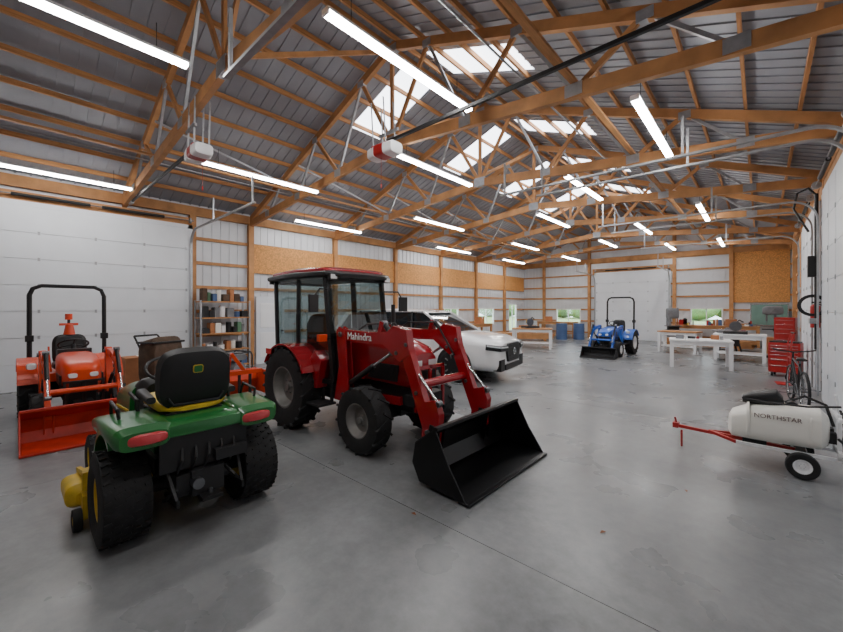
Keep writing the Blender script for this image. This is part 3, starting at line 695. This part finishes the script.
for x in(-.3,.3):
    for y in(-.25,.25): b.beam((x*1.15,y*1.15,0.01),(x*.9,y*.9,.4),.04,.04,'dark')
b.cyl((0,-.005,.86),(0,.005,.86),.12,'silver',seg=24); b.box(-.42,.42,-.38,-.34,.84,.92,'silver'); b.box(.1,.14,-.36,.36,.87,.94,'silver')
b.build(loc=(-.9,18.0,0),rz=.3,bevel=.003)
b=B('drill_press'); b.box(-.2,.25,-.2,.2,0,.06,'dark'); b.cyl((-.08,0,.06),(-.08,0,1.65),.04,'steel'); b.box(-.02,.26,-.14,.14,.95,.98,'dark'); b.cyl((-.08,0,.9),(-.08,0,1.0),.06,'dark')
b.sloft([(-.28,0,1.6,.1,.1,4),(-.22,0,1.62,.13,.15,4),(.15,0,1.62,.13,.15,4),(.25,0,1.6,.08,.1,4)],'greyfab'); b.cyl((.14,0,1.25),(.14,0,1.5),.03,'steel'); b.cyl((.14,0,1.12),(.14,0,1.25),.01,'steel')
for a in(0,2.1,4.2): b.cyl((.05,.15,1.5),(.05+.2*math.cos(a),.17,1.5+.2*math.sin(a)),.01,'steel',seg=6)
b.build(loc=(.3,17.6,0),rz=math.pi,bevel=.003)
b=B('band_saw'); b.box(-.25,.25,-.2,.2,0,.7,'greyfab'); b.box(-.3,.3,-.25,.25,.85,.89,'steel'); b.box(-.22,.22,-.12,.12,.7,.85,'dark'); b.box(-.25,-.12,-.1,.1,.85,1.3,'greyfab'); b.sloft([(-.27,0,1.45,.08,.2,3),(-.25,0,1.45,.1,.24,3),(.2,0,1.45,.1,.24,3),(.22,0,1.45,.08,.2,3)],'greyfab'); b.box(.1,.12,-.01,.01,.89,1.3,'silver')
b.build(loc=(-3.0,20.7,0),rz=.4,bevel=.004)
b=B('lumber_stack')
for i in range(5):
    for j in range(6): b.box(-1.4+random.uniform(-.1,.1),1.4+random.uniform(-.1,.1),-.33+j*.11,-.33+j*.11+.1,.1+i*.06,.15+i*.06,'wood')
for x in(-1,1): b.box(x-.05,x+.05,-.35,.35,0,.1,'wood')
ls=b.build(loc=(-1.6,19.6,0)); inst(ls,(-9.2,18.3,0),.5)
def cartonf(loc,s,rz=0,m='card'):
    b=B('cardboard_box'); b.box(-s[0]/2,s[0]/2,-s[1]/2,s[1]/2,0,s[2],m); b.box(-s[0]/2-.001,s[0]/2+.001,-.03,.03,s[2]-.1,s[2]+.002,'tank'); b.box(-s[0]/2,s[0]/2,-s[1]/2,-s[1]/2+.002,s[2],s[2]+.003,m); b.build(loc=loc,rz=rz,bevel=.004)
cartonf((-10.3,2.0,0),(.5,.6,.62)); cartonf((-10.5,1.2,0),(.4,.4,.4)); cartonf((-1.0,21.8,.9),(.4,.4,.3),.2); cartonf((-9.4,21.8,.9),(.4,.4,.3),.4); cartonf((-10.7,16.3,.9),(.35,.35,.35)); cartonf((-10.0,20.2,0),(.8,.7,.7),.2); cartonf((.45,19.3,0),(.6,.6,.6),.1)
b=B('storage_drum'); b.cyl((0,0,0),(0,0,.86),.28,'bluecan',seg=28)
for z in(.28,.58,.85): b.ring((0,0,z),.283,.012,'bluecan')
dr=b.build(loc=(-8.0,20.2,0)); inst(dr,(-7.3,20.8,0))
b=B('chalkboard'); b.box(-.6,.6,-.02,.02,0,.95,'greenboard')
for z in(0,.93): b.box(-.62,.62,-.03,.03,z,z+.04,'silver')
for x in(-.62,.58): b.box(x,x+.04,-.03,.03,0,.97,'silver')
for x in(-.4,.5): b.beam((x,.0,-.92),(x,0,.1),.04,.04,'wood')
b.build(loc=(.28,22.33,.92))
b=B('bench_clutter')
for i in range(26):
    x=random.uniform(-3,-.3); h=random.uniform(.06,.3); w=random.uniform(.05,.2)
    if abs(x+1.0)<.35: continue
    m_=random.choice(['dark','redtool','card','galv','yellow','white','bluecan'])
    if i%2: b.box(x-w/2,x+w/2,21.65,21.65+w,.902,.902+h,m_); b.box(x-w/4,x+w/4,21.66,21.65+w*.8,.902+h,.92+h,'black')
    else: b.cyl((x,21.9,.902),(x,21.9,.902+h),w/2,m_); b.cyl((x,21.9,.902+h),(x,21.9,.912+h),w/2*.8,'black')
b.build()
b=B('table_supplies')
for x,y,z in((-1.75,13.3,.802),(-1.5,13.6,.802),(-.95,13.55,.802)):
    h=random.uniform(.05,.18); b.box(x-.1,x+.08,y-.07,y+.07,z,z+h,random.choice(['dark','galv','card','greyfab'])); b.cyl((x+.14,y,z),(x+.14,y,z+h*.8),.04,random.choice(['white','redtool','galv']))
b.build(bevel=.003)
b=B('tool_cabinet')
b.box(-.35,.35,-.23,.23,.12,1.0,'redtool'); b.box(-.33,.33,-.22,.22,1.0,1.04,'black')
zz=.15
for i,h in enumerate([.2,.18,.13,.1,.1,.08]):
    b.box(-.33,.33,-.245,-.23,zz,zz+h-.01,'redtool'); b.box(-.3,.3,-.262,-.245,zz+h-.035,zz+h-.02,'silver')
    b.box(-.365,-.35,-.2,.2,zz,zz+h-.01,'redtool'); zz+=h
for x in(-.28,.28):
    for y in(-.17,.17): b.cyl((x-.02,y,.06),(x+.02,y,.06),.06,'rubber'); b.box(x-.03,x+.03,y-.03,y+.03,.1,.13,'steel')
tc_=b.build(loc=(.47,13.0,0),rz=math.radians(-12),bevel=.004); tc_.scale=(.82,.82,.84)
b=B('tool_cabinet'); b.box(-.3,.3,-.25,.25,.1,.75,'redtool'); b.box(-.3,.3,-.25,.25,.75,1.4,'redtool')
for i in range(4): b.box(-.28,.28,-.265,-.25,.12+i*.155,.26+i*.155,'redtool'); b.box(-.25,.25,-.28,-.265,.22+i*.155,.235+i*.155,'silver')
for i in range(4): b.box(-.28,.28,-.265,-.25,.8+i*.14,.92+i*.14,'redtool'); b.box(-.25,.25,-.28,-.265,.89+i*.14,.9+i*.14,'silver')
b.box(-.28,.28,-.2,.2,0,.1,'black'); tc2=b.build(loc=(.6,16.6,0),rz=math.radians(-10),bevel=.004); tc2.scale=(.8,.9,1)
b=B('hand_truck')
for y in(-.18,.18): b.tube([(0,y,.05),(-.02,y,.9),(.04,y,1.15)],.016,'redtool'); b.cyl((.06,y-.03*(1 if y>0 else -1)*-2,.12),(.06,y+.03*(1 if y>0 else -1)*3,.12),.12,'rubber',seg=22)
b.cyl((.04,-.18,1.15),(.04,.18,1.15),.018,'black')
for z in(.3,.6,.88): b.beam((-.015,-.18,z),(-.015,.18,z),.02,.03,'redtool')
b.box(-.24,.0,-.2,.2,.0,.015,'redtool'); b.cyl((.06,-.22,.12),(.06,.22,.12),.012,'steel'); b.beam((.06,-.1,.12),(0,-.1,.3),.02,.02,'redtool'); b.beam((.06,.1,.12),(0,.1,.3),.02,.02,'redtool')
b.build(loc=(.5,11.7,0),rz=.1)
b=B('fire_extinguisher'); b.cyl((0,0,0),(0,0,.42),.075,'redtool',seg=18); b.ell((0,0,.42),(.075,.075,.06),'redtool'); b.cyl((0,0,.46),(0,0,.52),.02,'black'); b.box(-.05,.08,-.012,.012,.5,.53,'black'); b.tube([(.02,0,.5),(.1,0,.45),(.1,0,.15)],.012,'black'); b.box(.03,.09,-.04,.04,.1,.3,'steel')
b.build(loc=(.83,11.05,1.3))
b=B('bicycle')
for x in(-.5,.5):
    b.ring((x,0,.32),.31,.02,'rubber','y',seg=32); b.ring((x,0,.32),.285,.008,'silver','y',seg=32)
    for k in range(12): a=k*math.pi/6; b.cyl((x,0,.32),(x+.28*math.cos(a),0,.32+.28*math.sin(a)),.002,'silver',seg=4)
    b.cyl((x,-.05,.32),(x,.05,.32),.02,'steel')
for p,q in(((-.05,.3),(-.2,.78)),((-.05,.3),(.33,.72)),((-.17,.7),(.31,.78)),((-.5,.32),(-.05,.3)),((-.5,.32),(-.17,.7)),((.5,.32),(.31,.85))): b.cyl((p[0],0,p[1]),(q[0],0,q[1]),.016,'black')
b.sloft([(-.33,0,.82,.07,.02,3),(-.2,0,.83,.05,.025,3),(-.08,0,.82,.02,.015,3)],'black'); b.cyl((-.2,0,.75),(-.21,0,.82),.012,'steel')
b.tube([(.25,-.28,.95),(.32,-.2,.92),(.3,0,.9),(.32,.2,.92),(.25,.28,.95)],.012,'black'); b.cyl((.31,0,.83),(.3,0,.9),.014,'black')
b.ring((-.05,.03,.3),.08,.008,'steel','y'); b.cyl((-.05,-.1,.2),(-.05,.1,.2),.008,'steel'); b.box(-.1,0,.09,.13,.19,.21,'black')
b.build(loc=(.48,9.3,0),rz=math.pi/2+.12)
b=B('wall_mounted_hose'); b.tube([(0,0,.9),(0,0,3.9)],.03,'black')
b.tube([(-.02,.0,3.9),(-.1,.1,4.05),(-.25,.2,4.0),(-.3,.25,3.7),(-.1,.1,3.2)],.02,'black')
for k in range(3): b.ring((-.05,0,1.75),.17+.015*k,.014,'black','y')
b.box(-.12,.0,-.1,.1,2.3,2.7,'black'); b.box(-.1,0,-.12,.12,1.4,1.5,'galv')
b.build(loc=(.8,10.45,0))
b=B('shelving_unit')
for x in(-.62,.62):
    for y in(0,.45): b.box(x-.02,x+.02,y-.02,y+.02,0,1.9,'galv')
for z in(.12,.55,1.0,1.42,1.85): b.box(-.62,.62,-.02,.47,z,z+.03,'wood')
b.build(loc=(-10.7,3.98,0),rz=math.pi/2)
b=B('shelf_supplies')
for z,hm in((.153,.3),(.583,.3),(1.033,.28),(1.453,.3),(1.883,.34)):
    y=-.55
    while y<.5:
        w=random.uniform(.08,.18); h=random.uniform(.12,hm); m_=random.choice(['dark','greyfab','white','greencan','galv','black','brown','card','tank','white','bluecan','steel','dark'])
        if random.random()<.5: b.cyl((y+w/2,.2,z),(y+w/2,.2,z+h),w/2,m_); b.cyl((y+w/2,.2,z+h),(y+w/2,.2,z+h+.02),w/2*.9,'galv')
        else: b.box(y,y+w,.08,.34,z,z+h,m_); b.box(y+.01,y+w-.01,.1,.32,z+h,z+h+.01,'dark')
        y+=w+.015
b.build(loc=(-10.7,3.98,0),rz=math.pi/2,bevel=.004)
b=B('box_blade')
b.box(-.25,.25,-.65,-.62,.05,.5,'orange'); b.box(-.25,.25,.62,.65,.05,.5,'orange'); b.prism([(-.22,.03),(-.18,.03),(-.08,.3),(-.18,.5),(-.22,.48),(-.14,.3)],-.62,.62,'orange'); b.beam((.1,-.62,.48),(.1,.62,.48),.08,.08,'orange')
for y in(-.4,-.2,0,.2,.4): b.box(.07,.12,y-.02,y+.02,.0,.46,'dark')
for s in(-1,1): b.beam((.12,s*.3,.48),(.1,s*.05,.85),.03,.06,'orange'); b.beam((-.15,s*.1,.48),(.1,s*.05,.85),.03,.05,'orange')
b.build(loc=(-7.4,2.75,0),bevel=.004)
# walk-behind tiller with brown canvas bag
b=B('walk_behind_mower')
b.sloft([(-.5,0,.42,.26,.28,5),(-.45,0,.6,.32,.44,5),(-.1,0,.66,.34,.46,5),(-.02,0,.6,.3,.38,5)],'brown'); b.box(-.5,0,-.34,.34,.98,1.02,'black')
b.box(-.1,.5,-.3,.3,.2,.34,'dark'); b.cyl((.2,0,.34),(.2,0,.55),.16,'black'); b.box(.05,.35,-.12,.12,.5,.62,'redtool')
for y in(-.3,.3):
    for x in(-.25,.4): b.cyl((x,y-.03,.14),(x,y+.03,.14),.14,'rubber',seg=20)
    b.tube([(-.1,y*.85,.3),(-.6,y*.85,1.02),(-.7,y*.8,1.12)],.018,'black')
b.cyl((-.7,-.24,1.12),(-.7,.24,1.12),.02,'black')
b.build(loc=(-9.0,2.25,0),rz=.4,bevel=.01)
b=B('portable_generator')
for y in(-.28,.28): b.tube([(-.35,y,.1),(-.35,y,.6),(-.3,y,.66),(.3,y,.66),(.35,y,.6),(.35,y,.1),(-.35,y,.1)],.018,'dark')
for x in(-.35,.35): b.cyl((x,-.28,.1),(x,.28,.1),.015,'dark'); b.cyl((x*.86,-.28,.66),(x*.86,.28,.66),.015,'dark')
b.sloft([(-.28,0,.55,.2,.07,4),(.0,0,.57,.22,.09,4),(.25,0,.55,.2,.07,4)],'greyfab'); b.box(-.3,0,-.2,.2,.15,.45,'steel'); b.cyl((0,0,.3),(.3,0,.3),.15,'greyfab'); b.box(-.3,.3,-.25,.25,.1,.14,'dark')
for y in(-.33,.33): b.cyl((-.3,y-.03,.1),(-.3,y+.03,.1),.1,'rubber',seg=20)
b.build(loc=(-9.2,3.55,0),rz=.2,bevel=.003)
b=B('dry_leaf')
b.add([(0,0,.002),(.03,.012,.014),(.06,0,.004),(.03,-.014,.01)],[(0,1,2,3)],'leaf'); lf=b.build(loc=(-2.15,2.25,0)); inst(lf,(-.9,3.0,0),1); inst(lf,(-.5,4.2,0),2)
# ------------------------------------------------------------------ world, camera
w=bpy.data.worlds.new('World'); bpy.context.scene.world=w; w.use_nodes=True
bg=w.node_tree.nodes['Background']; bg.inputs[0].default_value=(0.88,0.93,1.0,1); bg.inputs[1].default_value=6.0
cam=bpy.data.cameras.new('Camera'); co=bpy.data.objects.new('Camera',cam); bpy.context.scene.collection.objects.link(co)
cam.sensor_width=36; cam.lens=375/843*36; cam.shift_y=-8/843; cam.clip_start=.05; cam.clip_end=300
co.location=(0,0,1.7); co.rotation_euler=(math.pi/2,0,math.radians(42.1))
bpy.context.scene.camera=co
